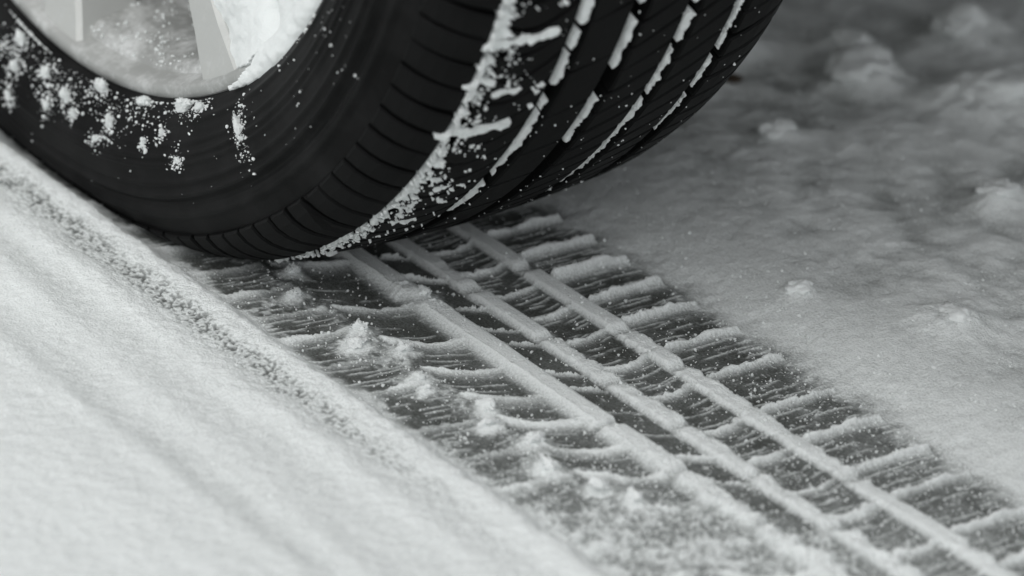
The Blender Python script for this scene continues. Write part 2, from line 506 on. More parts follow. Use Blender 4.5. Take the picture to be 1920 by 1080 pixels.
pieces = [None]
def claim(mask, name, over=(0,)):
    m = mask & np.isin(owner, over)
    if m.sum() < 60:
        return
    pieces.append(name)
    owner[m] = len(pieces) - 1

XE = .60
TRACK = (FX > -.10) & (FX < XE) & (FY > -.106) & (FY < .084)
claim(TRACK, 'track')
TR = (1,)
def between(mask_y, edges, name, shift=0.0):
    for a, b in zip(edges[:-1], edges[1:]):
        claim(TRACK & mask_y & (FX - shift >= a) & (FX - shift < b), name, TR)
vis = FX > .10
rj = .0
between(vis & (np.abs(FY - R1) < H1 + .0012), [.10, .1935, .331, .380, .432, .50, XE], 'groove_ridge')
between(vis & (np.abs(FY - R2) < H2 + .0010), [.10, .196, .2505, .299, .346, .397, .45, .50, XE], 'groove_ridge')
between(vis & (np.abs(FY - R3) < H3 + .0010), [.10, .190, .263, .304, .36, .42, .482, .53, XE], 'groove_ridge')
def bars_and_cells(y0, y1, centres, off, w, shift_y=None):
    my = (FY > y0) & (FY < y1)
    t = np.clip((FY - y0) / (y1 - y0), 0, 1)
    o = off(t)
    for i in range(len(centres) - 1):
        c, d = centres[i], centres[i + 1]
        if c < .10 or c > XE:
            continue
        claim(TRACK & my & (FX - o >= c - .0012) & (FX - o < c + w), 'cross_bar', TR)
        claim(TRACK & my & (FX - o >= c + w) & (FX - o < d - .0012), 'block_imprint', TR)
bars_and_cells(R3 + H3 + .0010, .084, PITCH - .0005, lambda t: .0012 * (t - .4), .0060)
bars_and_cells(R2 + H2 + .0010, R3 - H3 - .0010, PITCH + .0015, lambda t: -.0028 * (t - .45) ** 2 * 4 + .001, .0052)
bars_and_cells(Y_AB, R1 - H1 - .0012, BB, lambda t: -.019 * (1 - t) ** 1.7, .0042)
bars_and_cells(-.106, Y_AB, BA, lambda t: .010 * (t - .5), .0058)
claim(TRACK & vis & (FY > R1 + H1) & (FY < R2 - H2), 'centre_rib_imprint', TR)

def patch(name, k, parent=None):
    q = QALL[owner == k]
    idx, inv = np.unique(q, return_inverse=True)
    o = mesh_obj(name, VALL[idx], inv.reshape(q.shape), M_GROUND, parent)
    at = o.data.attributes.new('cover', 'FLOAT', 'POINT')
    at.data.foreach_set('value', CALL[idx].astype(np.float32))
    return o

ground = patch('snow_ground', 0)
tag(ground, 'pale snow banks and churned snow around the wheel', kind='structure')
track = patch('tyre_track', 1)
tag(track, 'tread print pressed into the snow behind the tyre', kind='structure')
for k in range(2, len(pieces)):
    patch(pieces[k], k, track)

def ground_z(x, y):
    i = np.clip(np.searchsorted(GX, x), 1, NX - 1); j = np.clip(np.searchsorted(GY, y), 1, NY - 1)
    return hz[i, j]

# ================================================================== THE WHEEL
RT, ZC = 0.320, 0.2928          # tyre radius, hub height (the tyre is squashed where it carries the car)
YM = 0.011                      # middle of the tread

def crown(y):
    return RT - .0055 * ((y - YM) / .083) ** 2

def squash(P):
    """flatten the contact patch and bulge the walls just above it"""
    P = np.array(P, float)
    z = P[:, 2]
    k = .004
    P[:, 2] = np.where(z > 4 * k, z, .0002 + k * np.log1p(np.exp(np.clip((z - .0002) / k, -40, 40))))
    bul = .0045 * np.exp(-((np.clip(z, 0, None) - .035) / .035) ** 2) * (np.abs(P[:, 0]) < .2)
    P[:, 1] += np.sign(P[:, 1] - YM) * bul * np.clip((np.abs(P[:, 1] - YM) - .07) / .03, 0, 1)
    return P

def on_wheel(al, y, r):
    return np.stack([r * np.sin(al), y + 0 * al, ZC - r * np.cos(al)], -1)

def lathe(name, prof, mat, parent, seg=160, deform=None, a0=-math.pi, a1=math.pi, close=True):
    prof = np.array(prof, float)
    al = np.linspace(a0, a1, seg + 1)
    if close:
        al = al[:-1]
    n, m = len(al), len(prof)
    A, I = np.meshgrid(al, np.arange(m), indexing='ij')
    V = on_wheel(A.ravel(), prof[I.ravel(), 0], prof[I.ravel(), 1])
    if deform:
        V = deform(V)
    idx = np.arange(n * m).reshape(n, m)
    nxt = np.roll(idx, -1, 0) if close else idx[1:]
    cur = idx if close else idx[:-1]
    Q = np.stack([cur[:, :-1], cur[:, 1:], nxt[:, 1:], nxt[:, :-1]], -1).reshape(-1, 4)
    return mesh_obj(name, V, Q, mat, parent)

def smooth_prof(pts, n=6):
    pts = np.array(pts, float); out = []
    for i in range(len(pts) - 1):
        p0, p1, p2, p3 = pts[max(i - 1, 0)], pts[i], pts[i + 1], pts[min(i + 2, len(pts) - 1)]
        for t in np.linspace(0, 1, n, endpoint=False):
            out.append(.5 * ((2 * p1) + (-p0 + p2) * t + (2 * p0 - 5 * p1 + 4 * p2 - p3) * t ** 2 + (-p0 + 3 * p1 - 3 * p2 + p3) * t ** 3))
    out.append(pts[-1])
    return np.array(out)

wheel = empty('car_wheel', (0, 0, 0))
tag(wheel, 'black winter car tyre on a silver alloy rim, dusted with snow', 'wheel')

# carcass: near wall with moulded rings, tread base, far wall
wall = [(-.070, .2260), (-.0785, .2325), (-.0865, .2352), (-.0905, .2385), (-.0935, .2425), (-.0965, .2480),
        (-.0985, .2540), (-.0998, .2600), (-.1005, .2660), (-.1005, .2720), (-.0998, .2780), (-.0985, .2835), (-.0965, .2890)]
wall = smooth_prof(wall, 6)
def rings(y, r):
    d = 0
    for rc, w, a in ((.2435, .0016, .0014), (.2530, .0010, .0010), (.2580, .0012, .0016), (.2618, .0010, .0013), (.2700, .0012, .0012), (.2760, .0013, .0022), (.2795, .0009, -.0014), (.2855, .0020, .0020)):
        d += a * math.exp(-((r - rc) / w) ** 2)
    return y - d
wall = [(rings(y, r), r) for y, r in wall]
near_sh = [(-.0940, .2948), (-.0900, .3003), (-.0845, .3047), (-.0780, .3078), (-.0700, .3090)]
base = [(y, crown(y) - .0085) for y in np.linspace(-.060, .082, 12)]
far = [(2 * YM - y, r) for y, r in ([(-.0700, .3070), (-.0790, .3050), (-.0865, .3005), (-.0915, .2950)])]
far_wall = [(2 * YM - y, r) for y, r in wall[::-3]] + [(2 * YM + .070, .2260)]
tyre = lathe('tyre', list(wall) + near_sh + base + far + far_wall, M_TYRE, wheel, seg=300, deform=squash)

# tread blocks: each one its own piece, standing 8 mm proud of the carcass
def profile_curve(pts):
    pts = smooth_prof(pts, 8)
    d = np.concatenate([[0], np.cumsum(np.hypot(*np.diff(pts, axis=0).T))])
    tang = np.gradient(pts, axis=0); tang /= np.linalg.norm(tang, axis=1)[:, None]
    nor = np.stack([-tang[:, 1], tang[:, 0]], -1)
    nor *= np.sign(nor[:, 1:2] * 1.0 + 1e-9) if abs(nor[:, 1]).min() > .05 else 1
    def f(t):
        s = t * d[-1]
        P = np.stack([np.interp(s, d, pts[:, k]) for k in (0, 1)], -1)
        N = np.stack([np.interp(s, d, nor[:, k]) for k in (0, 1)], -1)
        return P, N / np.linalg.norm(N, axis=1)[:, None]
    return f, d[-1]

def block_arrays(curve, length, a0, a1, skew, depth, ns=6, na=5, e=.0009, bow=0.0):
    es = min(.2, e / length); ea = min(.2, e / (RT * (a1 - a0)))
    ts = np.concatenate([[0, es], np.linspace(es, 1 - es, ns)[1:-1], [1 - es, 1]])
    ta = np.concatenate([[0, ea], np.linspace(ea, 1 - ea, na)[1:-1], [1 - ea, 1]])
    Tm, Am = np.meshgrid(ts, ta, indexing='ij')
    low = ((Tm == 0) | (Tm == 1) | (Am == 0) | (Am == 1)) * e
    P, N = curve(Tm.ravel())
    al = a0 + (a1 - a0) * Am.ravel() + skew * (Tm.ravel() - .5) + bow * (Tm.ravel() - .5) ** 2
    top = P - N * low.ravel()[:, None]
    V = on_wheel(al, top[:, 0], top[:, 1])
    n, m = len(ts), len(ta)
    idx = np.arange(n * m).reshape(n, m)
    Q = [np.stack([idx[:-1, :-1], idx[1:, :-1], idx[1:, 1:], idx[:-1, 1:]], -1).reshape(-1, 4)]
    ring = np.concatenate([idx[:-1, 0], idx[-1, :-1], idx[:0:-1, -1], idx[0, :0:-1]])
    bot = P[ring] - N[ring] * depth
    VB = on_wheel(al[ring], bot[:, 0], bot[:, 1])
    k = len(V) + np.arange(len(ring))
    Q.append(np.stack([ring, np.roll(ring, -1), np.roll(k, -1), k], -1))
    return squash(np.concatenate([V, VB])), np.concatenate(Q)[:, ::-1]

def rib_curve(y0, y1):
    ys = np.linspace(y0, y1, 6)
    return profile_curve([(y, crown(y)) for y in ys])

NP = 66
DA = 2 * math.pi / NP
rnd = random.Random(5)
sh_curve = profile_curve([(-.0956, .2965), (-.0925, .3010), (-.0870, .3062), (-.0795, .3108), (-.0695, .3143)])
fsh_curve = profile_curve([(.0725, crown(.0725)), (.0850, crown(.085)), (.0960, .3125), (.1040, .3085), (.1110, .3020)])
ribs = [  # curve, sub-divisions of the pitch, skew, depth, gap
    (sh_curve, 2, -.024, .0050, .0011, 0.0),
    (rib_curve(-.0615, -.0295), 2, .040, .0085, .0013, .10),
    (rib_curve(-.0200, -.0006), 1, .026, .0085, .0012, .0),
    (rib_curve(.0094, .0320), 2, .046, .0085, .0013, .0),
    (rib_curve(.0408, .0630), 2, .046, .0085, .0013, .0),
    (fsh_curve, 2, .036, .0075, .0014, .0),
]
hidden = {}
for ri, ((cv, ln), sub, skew, dep, gap, bow) in enumerate(ribs):
    phase = rnd.random() * DA
    n = NP * sub
    for k in range(n):
        a0 = phase + k * DA / sub
        a0 = (a0 + math.pi) % (2 * math.pi) - math.pi
        w = DA / sub - gap / RT
        mid = math.degrees(a0 + w / 2)
        w *= 1 - (.10 * rnd.random() if sub == 2 else 0)
        V, Q = block_arrays(cv, ln, a0, a0 + w, skew + .010 * (rnd.random() - .5), dep - .0006 * rnd.random(), bow=bow)
        if (8 if ri else -25) < mid < 92:
            o = mesh_obj('tread_block', V, Q, M_TREAD, tyre, smooth=False)
        else:
            hv, hq, c0 = hidden.setdefault(0, ([], [], [0]))
            hv.append(V); hq.append(Q + c0[0]); c0[0] += len(V)
hv, hq, _c = hidden[0]
rest = mesh_obj('tread_remainder', np.concatenate(hv), np.concatenate(hq), M_TREAD, tyre, smooth=False)
rest['kind'] = 'stuff'

# rim
lip = [(-.0700, .2275), (-.0790, .2310), (-.0835, .2345), (-.0858, .2352), (-.0870, .2340), (-.0870, .2300), (-.0862, .2285),
       (-.0800, .2262), (-.0765, .2250), (-.0755, .2225), (-.0700, .2195), (-.0500, .2160), (-.0100, .2120), (.0500, .2110), (.0950, .2150),
       (.1060, .2350), (.1000, .2360), (.0940, .2200)]
rim = lathe('rim', lip[8:], M_ALLOY, wheel, seg=240)
lathe('rim_lip', lip[:9], alloy_material('frosted lip alloy', 0.40, 0.64, 0.92), rim, seg=240)
def spoke(ac):
    """a slim bar from hub to rim leaning a little against the radius, bevelled along its face"""
    rs = np.array([.045, .07, .10, .13, .16, .185, .205, .220, .2305])
    V = []
    for r in rs:
        t = (r - .045) / (.2305 - .045)
        hw = .0150 - .0050 * math.sin(math.pi * min(t, .9)) + .004 * max(0, t - .85) / .15
        aa = ac + math.radians(6.2) * (r - .228) / .038 * .9
        yf = -.058 - .0265 * t ** 2.4
        for dx, dy in ((-hw - .003, .030), (-hw, .0022), (-hw + .0025, 0), (hw - .0025, 0), (hw, .0022), (hw + .003, .030)):
            p = on_wheel(np.array([aa + dx / r]), yf + dy, r)[0]
            V.append(p)
    V = np.array(V); n = len(rs); Q = []
    for i in range(n - 1):
        for j in range(5):
            a = i * 6 + j
            Q.append((a, a + 1, a + 7, a + 6))
        Q.append((i * 6 + 5, i * 6, i * 6 + 6, i * 6 + 11))
    Q.append((0, 1, 4, 5)); Q.append((1, 2, 3, 4))
    return V, np.array(Q)
for k in range(10):
    V, Q = spoke(math.radians(29.6 + 36 * k))
    mesh_obj('spoke', V, Q, M_SPOKE, rim, smooth=False)
lathe('hub', [(-.058, .001), (-.060, .018), (-.058, .030), (-.061, .034), (-.060, .062), (-.052, .070), (-.02, .072), (.03, .070), (.03, .001)], M_ALLOY, rim, seg=64)
lathe('brake_disc', [(.030, .080), (.012, .082), (.012, .155), (.034, .155), (.034, .080)], plain_material('worn brake steel', (.20, .19, .18), .45, .8), wheel, seg=96)

# ------------------------------------------------------------------ snow carried by the wheel
def slab(name, al, s, mask, top, bot, label=None, category=None, group=None, kind=None):
    """closed sheet of snow on a (angle, across) grid; mask picks its cells; top and bottom map grid points to space"""
    A, B = np.meshgrid(al, s, indexing='ij')
    n, m = A.shape
    T = top(A, B).reshape(-1, 3); U = bot(A, B).reshape(-1, 3)
    idx = np.arange(n * m).reshape(n, m)
    q = np.stack([idx[:-1, :-1], idx[1:, :-1], idx[1:, 1:], idx[:-1, 1:]], -1)
    mk = mask[:-1, :-1]
    qt = q[mk]
    walls = []
    pad = np.zeros((mk.shape[0] + 2, mk.shape[1] + 2), bool); pad[1:-1, 1:-1] = mk
    for (dx, dy, a, b) in ((-1, 0, 3, 0), (1, 0, 1, 2), (0, -1, 0, 1), (0, 1, 2, 3)):
        nb = pad[1 + dx:mk.shape[0] + 1 + dx, 1 + dy:mk.shape[1] + 1 + dy]
        e = q[mk & ~nb]
        walls.append(np.stack([e[:, a], e[:, a] + n * m, e[:, b] + n * m, e[:, b]], -1))
    Q = np.concatenate([qt] + walls)
    used, inv = np.unique(Q, return_inverse=True)
    V = np.concatenate([T, U])[used]
    o = mesh_obj(name, V, inv.reshape(Q.shape), M_SNOW)
    tag(o, label, category, group, kind)
    return o

def jitter(A, B, amp, sc, seed):
    return amp * n2(A / sc, B / sc, seed)

def groove_snow(yc, half, spans, label, seed, sink=.0012):
    al = np.arange(math.radians(30), math.radians(128), .0007 / RT)
    s = np.linspace(-half, half, 13)
    A, B = np.meshgrid(al, s, indexing='ij')
    deg = np.degrees(A)
    L = A * RT
    w = np.zeros_like(A)
    for a, b, wa, wb in spans:
        k = np.clip((deg - a) / (b - a), 0, 1)
        on = S(a - .5, a + .6, deg) * (1 - S(b - .6, b + .5, deg))
        w = np.maximum(w, on * (wa + (wb - wa) * k))
    w = .48 * w * (1 + .42 * n2(L / .012, B * 0, seed) + .25 * n2(L / .004, B * 0, seed + 1)) * S(-.72, -.42, n2(L / .0075, B * 0, seed + 8))
    # saw-tooth edge towards the far side where the sipes hold snow
    tooth = ((L / .0052 + seed * .37) % 1.0)
    right = w * (.66 + .62 * tooth * (.6 + .5 * n2(L / .0052, B * 0, seed + 2)))
    leftw = w * (.94 + .14 * n2(L / .003, B * 0, seed + 3) + .12 * n2(L / .0013, B * 0, seed + 4))
    mask = (B > -leftw * half) & (B < right * half) & (w > .08)
    def top(A, B):
        P = on_wheel(A, yc + B + jitter(A * RT, B, .0003, .0012, seed), crown(yc + B) - sink + .0016 * fbm(A * RT / .004, B / .003, seed + 5, 3) - .0011 * (B / half) ** 2)
        return squash(P.reshape(-1, 3)).reshape(P.shape)
    def bot(A, B):
        P = on_wheel(A, yc + B * .96, crown(yc + B) - .0083)
        return squash(P.reshape(-1, 3)).reshape(P.shape)
    return slab('groove_snow', al, s, mask, top, bot, label, 'snow strip', 'strips of snow packed in the tyre grooves')

groove_snow(-.0248, .0058, [(38.5, 39.6, .5, .5), (41.0, 43.5, .6, .7), (44.2, 49.3, .7, .75), (49.9, 57.8, .65, .9), (58.5, 126, .8, .98)],
            'long white snow strip in the tread groove next to the speckled shoulder', 3)
groove_snow(.0044, .0060, [(52.2, 58.0, .55, .75), (62.0, 126, .45, 1.0)],
            'snow strip interrupted by a bare gap in the centre tread groove', 4)
groove_snow(.0364, .0056, [(38.5, 46, .18, .40), (46, 57, .45, .70), (57, 126, .65, 1.0)],
            'unbroken snow strip thinning downwards in the tread groove beyond the gapped one', 5)
groove_snow(.0671, .0052, [(48.3, 52.5, .30, .70), (52.9, 54.2, .5, .3), (55.2, 59.4, .45, .90), (60.0, 62.3, .6, .35), (62.6, 126, .45, 1.0)],
            'broken patches of snow in the groove along the far tread shoulder', 6)

# speckled snow caught along the near shoulder
def shoulder_snow():
    al = np.arange(math.radians(17), math.radians(84), .00062 / RT)
    s = np.arange(-.0745, -.0335, .00062)
    A, B = np.meshgrid(al, s, indexing='ij')
    deg = np.degrees(A); L = A * RT
    dist = B + .0690                                    # metres inboard of the shoulder edge
    streak = .50 * n2(L / .0022, B / .0060, 61) + .95 * n2(L / .0012, B / .0018, 62) + .30 * n2(L / .009, B / .012, 63)
    tilt = L - .25 * dist
    streak = streak + .25 * n2(tilt / .0035, B / .03, 64)
    reach = .0125 + .004 * n2(L / .02, B * 0, 65) + .006 * S(46, 66, deg)
    core = np.exp(-((dist - .0024 - .0020 * n2(L / .012, B * 0, 66)) / .0030) ** 2) * (.85 + .35 * n2(L / .007, B * 0, 60))
    thr = 1.06 - .98 * core - .22 * (1 - S(.004, reach + .008, dist)) + 2.4 * S(.0010, -.0045, dist + .0016 * n2(L / .003, B * 0, 67))
    thr = thr + .55 * S(30, 20, deg)
    mask = streak > thr
    for a_d, y0, y1, hw in ((67.4, -.072, -.0385, .0019), (57.0, -.0735, -.0415, .0026), (62.0, -.058, -.045, .0013), (63.2, -.0735, -.060, .0013), (41.5, -.056, -.045, .0010), (48.5, -.055, -.046, .0009)):
        dd = np.abs(L - math.radians(a_d) * RT - .16 * (B - y0) - .0012 * n2(B / .006, B * 0, 68))
        mask |= (dd < hw * (1 + .4 * n2(B / .003, L * 0, 69))) & (B > y0) & (B < y1)
    low = (deg < 31)
    mask &= ~(low & (dist > .010))
    def surf(B):
        c = crown(B)
        gut = np.exp(-((B + .0655) / .0035) ** 2)
        return np.where(B < -.0695, .3143 - .55 * (-.0695 - B), c) - .0035 * gut
    def top(A, B):
        P = on_wheel(A, B + .0004 * n2(A * RT / .0015, B / .0015, 71), surf(B) + .0013 + .0015 * fbm(A * RT / .003, B / .003, 72, 2) + .0018 * np.exp(-((B + .066) / .004) ** 2))
        return squash(P.reshape(-1, 3)).reshape(P.shape)
    def bot(A, B):
        P = on_wheel(A, B + 0 * A, surf(B) - .0012)
        return squash(P.reshape(-1, 3)).reshape(P.shape)
    return slab('shoulder_snow', al, s, mask, top, bot, 'speckled white snow crust caught along the tyre shoulder', 'snow', None, 'stuff')
shoulder_snow()

# soft drift filling the rim window
def rim_drift():
    al = np.radians(np.arange(17.5, 66.5, .22))
    s = np.arange(.150, .2310, .0009)
    A, B = np.meshgrid(al, s, indexing='ij')
    deg = np.degrees(A)
    aw = 31.6 + (B - .228) / .038 * 5.6 + .5 * n2(B / .01, A * 0, 81)
    mask = (deg > aw - 2.4 + 1.3 * n2(B / .005, A * 0, 88) + .6 * n2(B / .0018, A * 0, 89)) & (B < .2275 + .0012 * n2(A * .22 / .006, B * 0, 82)) & (deg < 60 + 5 * n2(B / .012, A * 0, 77) + 1.5 * n2(B / .003, A * 0, 78)) & (B > .168 + .010 * n2(A * .2 / .02, B * 0, 79) + .0025 * n2(A * .2 / .004, B * 0, 76))
    def top(A, B):
        deg = np.degrees(A)
        aw = 31.6 + (B - .228) / .038 * 5.6
        y = -.058 - .0265 * np.clip((B - .045) / .1855, 0, 1.1) ** 2.4 + .0012 - .0045 * (1 - np.exp(-np.clip(deg - aw, 0, None) / 4)) + .022 * np.clip((.192 - B) / .03, 0, 1) ** 2 + .018 * np.clip((deg - 52) / 12, 0, 1) ** 2 + .0035 * np.exp(-(((deg - 45) / 2.0) ** 2 + ((B - .217) / .006) ** 2)) + .0050 * fbm(A * .2 / .026, B / .018, 84, 4) + .004 * np.exp(-((deg - 44) / 1.6) ** 2) * S(.18, .2, B)
        return on_wheel(A, y, B)
    def bot(A, B):
        return on_wheel(A, -.030 + 0 * A, B)
    return slab('snow_drift', al, s, mask, top, bot, 'smooth bright snow drift filling the rim window beside the spoke', 'snow drift')
rim_drift()
def lip_snow():
    al = np.radians(np.arange(34.5, 72, .16))
    s = np.linspace(.2235, .2425, 26)
    A, B = np.meshgrid(al, s, indexing='ij')
    deg = np.degrees(A); L = A * .23
    wid = S(36.2, 41.5, deg) * (1 - .35 * np.exp(-((deg - 39.6) / 1.0) ** 2))
    inner = .2335 - .0075 * wid + .0016 * fbm(L / .012, B * 0, 85, 3)
    outer = .2362 + .0030 * wid + .0014 * fbm(L / .006, B * 0, 86, 3)
    mask = (B > inner) & (B < outer)
    def top(A, B):
        return on_wheel(A, -.0915 - .0022 * fbm(A * .23 / .012, B / .01, 87, 3) + .004 * ((B - .2335) / .006) ** 2 * .4, B)
    def bot(A, B):
        return on_wheel(A, -.080 + 0 * A, B)
    return slab('lip_snow', al, s, mask, top, bot, 'ragged crust of snow along the rim lip above the tyre wall', 'snow crust')
lip_snow()

# ------------------------------------------------------------------ clumps and grains
_ico = {}
def ico(sub):
    if sub not in _ico:
        bm = bmesh.new(); bmesh.ops.create_icosphere(bm, subdivisions=sub, radius=1)
        bm.verts.ensure_lookup_table()
        V = np.array([v.co[:] for v in bm.verts]); F = np.array([[v.index for v in f.verts] for f in bm.faces])
        bm.free(); _ico[sub] = (V, F)
    return _ico[sub]

def clump(loc, size, seed, label, group=None, frame=None, sub=4, rough=.45, name='snow_clump', mat=None, crumbs=170, gain=.62):
    """an irregular core crusted with small grains, as loose snow balls up"""
    V, F = ico(sub)
    d = fbm3(V * 1.2, seed, 5, gain)
    d2 = np.abs(fbm3(V * 3.1, seed + 40, 4, gain))
    rad = np.clip(1 + 1.5 * rough * d + .8 * rough * (d2 - .22), .35, 1.9)
    P = V * rad[:, None]
    P[:, 2] = P[:, 2] * np.where(P[:, 2] < 0, .7, 1)
    PP, FF = [P], [F]
    if crumbs:
        rgc = np.random.default_rng(seed * 7 + 1)
        v1, f1 = ico(1)
        k = rgc.integers(0, len(P), crumbs)
        sz = (.045 + .11 * rgc.uniform(0, 1, crumbs) ** 2)
        g = v1[None] * (1 + rgc.uniform(-.4, .4, (crumbs, len(v1), 1))) * sz[:, None, None]
        g = g + (P[k] * (1 + rgc.uniform(-.05, .16, (crumbs, 1))))[:, None]
        PP.append(g.reshape(-1, 3))
        FF.append((f1[None] + (np.arange(crumbs) * len(v1))[:, None, None]).reshape(-1, 3) + len(P))
    P = np.concatenate(PP) * np.array(size)
    F = np.concatenate(FF)
    if frame is not None:
        P = P @ np.array(frame)
    o = mesh_obj(name, P, F, mat or M_SNOW)
    o.location = loc
    tag(o, label, 'snow clump' if name == 'snow_clump' else 'dirt', group)
    return o

def wall_y(r):
    a = np.array(wall)
    return float(np.interp(r, a[:, 1], a[:, 0]))
def wheel_clump(deg, r, sr, sa, th, seed, label, group=None, y=None):
    WALLC.append((deg, r, sr, sa))
    a = math.radians(deg)
    yy = (wall_y(r) if y is None else y) - th * .25
    P = squash(on_wheel(np.array([a]), yy, r))[0]
    er = (math.sin(a), 0, -math.cos(a)); ea = (math.cos(a), 0, math.sin(a)); ey = (0, 1, 0)
    return clump(P, (sr * .7, sa * .7, th * .55), seed, label, group, frame=(er, ea, ey), rough=.6, crumbs=260, gain=.7)
WALLC = []
GW = 'snow clumps stuck to the tyre wall'
wheel_clump(24.0, .2370, .0044, .0100, .0050, 1, 'largest white snow clump on the tyre just under the rim lip', GW)
wheel_clump(27.5, .2385, .0026, .0050, .0030, 2, 'low tail of snow beside the largest clump under the rim lip', GW)
wheel_clump(37.2, .2555, .0092, .0034, .0034, 3, 'tall narrow snow clump standing on the bare tyre wall', GW)
SM = 'small ragged snow clump on the tyre wall below the rim'
for i, (dg, r, sr, sa, th, lb) in enumerate(((-9.6, .2250, .010, .010, .006, 'thick snow clump bridging the tyre and the rim edge'), (-3.5, .2420, .004, .0055, .003, SM), (6.2, .2365, .0055, .0075, .004, 'broad pyramid of snow touching the rim edge'),
        (1.5, .2440, .0045, .005, .003, 'angular snow clump just below the broad pyramid of snow'), (15.0, .2365, .0038, .0070, .0034, 'low snow clump under the rim edge next to the largest clump'),
        (10.8, .2470, .0055, .0032, .0025, 'upright ragged snow clump in the middle of the speckled tyre wall'), (-10.3, .2400, .006, .005, .003, SM), (-8.8, .2490, .0045, .0040, .003, SM), (-8, .2620, .004, .0035, .002, SM),
        (24.9, .2600, .0030, .0032, .002, 'lone snow crumb on the dark tyre wall below the largest clump'), (21.2, .2475, .0022, .0026, .002, SM), (8.8, .2560, .0024, .0022, .0016, SM), (18.2, .2525, .0020, .0020, .0015, SM),
        (-1, .2530, .003, .003, .002, SM), (3.8, .2500, .0022, .0025, .002, SM))):
    wheel_clump(dg, r, sr, sa, th, 10 + i, lb, GW)

GP = 'snow lumps lying on the tread print'
LP = 'small crumbly snow lump lying in the tread print along the shoulder line'
LPN = ['snow lump in the print tucked right against the foot of the tyre', 'flat snow lump in the print beside the one touching the tyre', 'crumbly snow lump behind its wider twin on the shoulder line of the print',
       'wide crumbly snow lump smeared along the shoulder line of the print', LP, LP, LP, LP, LP, LP, 'long crest of crumbled snow where loose flakes cover the print', LP,
       'rounded snow lump breaking the first long ridge of the print', LP]
for i, (x, y, sx, sy, sz) in enumerate(LUMPS):
    clump((x, y, float(ground_z(x, y)) + sz * .02), (sx * (.60 + .16 * math.sin(2.3 * i)), sy * (.62 + .16 * math.cos(1.7 * i)), sz * .58), 60 + i, LPN[i], GP, rough=.7, crumbs=70, gain=.68)

GR = 'snow clods in the churned snow under the car'
for i, (x, y, s, lb) in enumerate(CLODS):
    clump((x, y, float(ground_z(x, y)) - s * .22), (s * .9, s * (.95 + .2 * math.sin(i)), s * .55), 90 + i, lb or 'rounded snow clod half sunk in the churned snow under the car', GR if lb is None else None, rough=.42, crumbs=0, gain=.45)
clump((.055, .262, float(ground_z(.055, .262)) + .006), (.003, .003, .002), 130, 'speck of brown dirt on the snow just behind the tyre edge', sub=2, name='dirt_crumb', mat=M_DIRT)
clump((.089, .240, float(ground_z(.089, .240)) + .003), (.0045, .004, .002), 131, 'brown dirt stain sunk in the churned snow behind the tyre', sub=2, name='dirt_crumb', mat=M_DIRT)

def grains(name, pts, sizes, label, flat=None, seed=1):
    """many tiny irregular snow grains in one mesh"""
    rg = np.random.default_rng(seed)
    V, F = ico(1)
    n = len(pts)
    VV = V[None] * (1 + rg.uniform(-.35, .35, (n, len(V), 1))) * sizes[:, None, None] * rg.uniform(.6, 1.2, (n, 1, 3))
    VV = VV + pts[:, None]
    FF = F[None] + (np.arange(n) * len(V))[:, None, None]
    me = quads_mesh(name, VV.reshape(-1, 3), FF.reshape(-1, 3), False)
    me.materials.append(M_SNOW)
    return tag(link(bpy.data.objects.new(name, me)), label, 'snow', None, 'stuff')

rg = np.random.default_rng(12)
# on the print and its edges
px = rg.uniform(.10, .52, 26000); py = rg.uniform(-.105, .085, 26000)
dens = .10 + .30 * S(.20, .42, px) + .5 * np.exp(-((py + .068) / .018) ** 2) * .5 + .25 * S(.3, .9, n2(px / .008, py / .008, 91))
keep = rg.uniform(0, 1, len(px)) < dens * .55
px, py = px[keep], py[keep]
sz = .00028 + .00055 * rg.uniform(0, 1, len(px)) ** 4
grains('snow_grains', np.stack([px, py, ground_z(px, py) + sz * .4], -1), sz, 'fine loose snow grains scattered over the tread print', seed=2)
# loose powder on the open snow
px = np.concatenate([rg.uniform(-.05, .45, 9000), rg.uniform(.0, .45, 3000)]); py = np.concatenate([rg.uniform(.085, .45, 9000), rg.uniform(-.20, -.095, 3000)])
keep = n2(px / .02, py / .02, 97) + .6 * n2(px / .006, py / .006, 98) > -.1
px, py = px[keep], py[keep]
sz = .00030 + .0007 * rg.uniform(0, 1, len(px)) ** 4
grains('snow_powder', np.stack([px, py, ground_z(px, py) - sz * .35], -1), sz, 'loose powder grains strewn over the open snow beside the print', seed=8)
# on the tyre wall
n = 5200
dg = rg.uniform(-24, 66, n); rr = rg.uniform(.2365, .283, n)
cl = n2(dg / 2.2, rr / .006, 92) + .6 * n2(dg / .8, rr / .0022, 93)
w = np.clip(1.15 - np.abs(rr - .244) / .016, .02, 1) * (S(24, 4, dg) * .95 + .10) + .30 * S(34, 42, dg) * S(.262, .238, rr)
keep = (cl > .42 - .55 * w) & (rg.uniform(0, 1, n) < .12 + .88 * w)
dg, rr = dg[keep], rr[keep]
for (d_, r_, sr_, sa_) in WALLC:
    k = int(60 + 14000 * sr_)
    dg = np.concatenate([dg, d_ + np.degrees(rg.normal(0, sa_ * .95, k) / r_)]); rr = np.concatenate([rr, np.clip(r_ + rg.normal(.001, sr_ * .85, k), .2362, .285)])
P = np.stack([on_wheel(np.radians(np.array([a])), wall_y(b) - .0002, b)[0] for a, b in zip(dg, rr)])
grains('snow_specks', squash(P), .00018 + .00080 * rg.uniform(0, 1, len(P)) ** 3.5, 'white snow specks sprinkled over the tyre wall around the rim', seed=3)
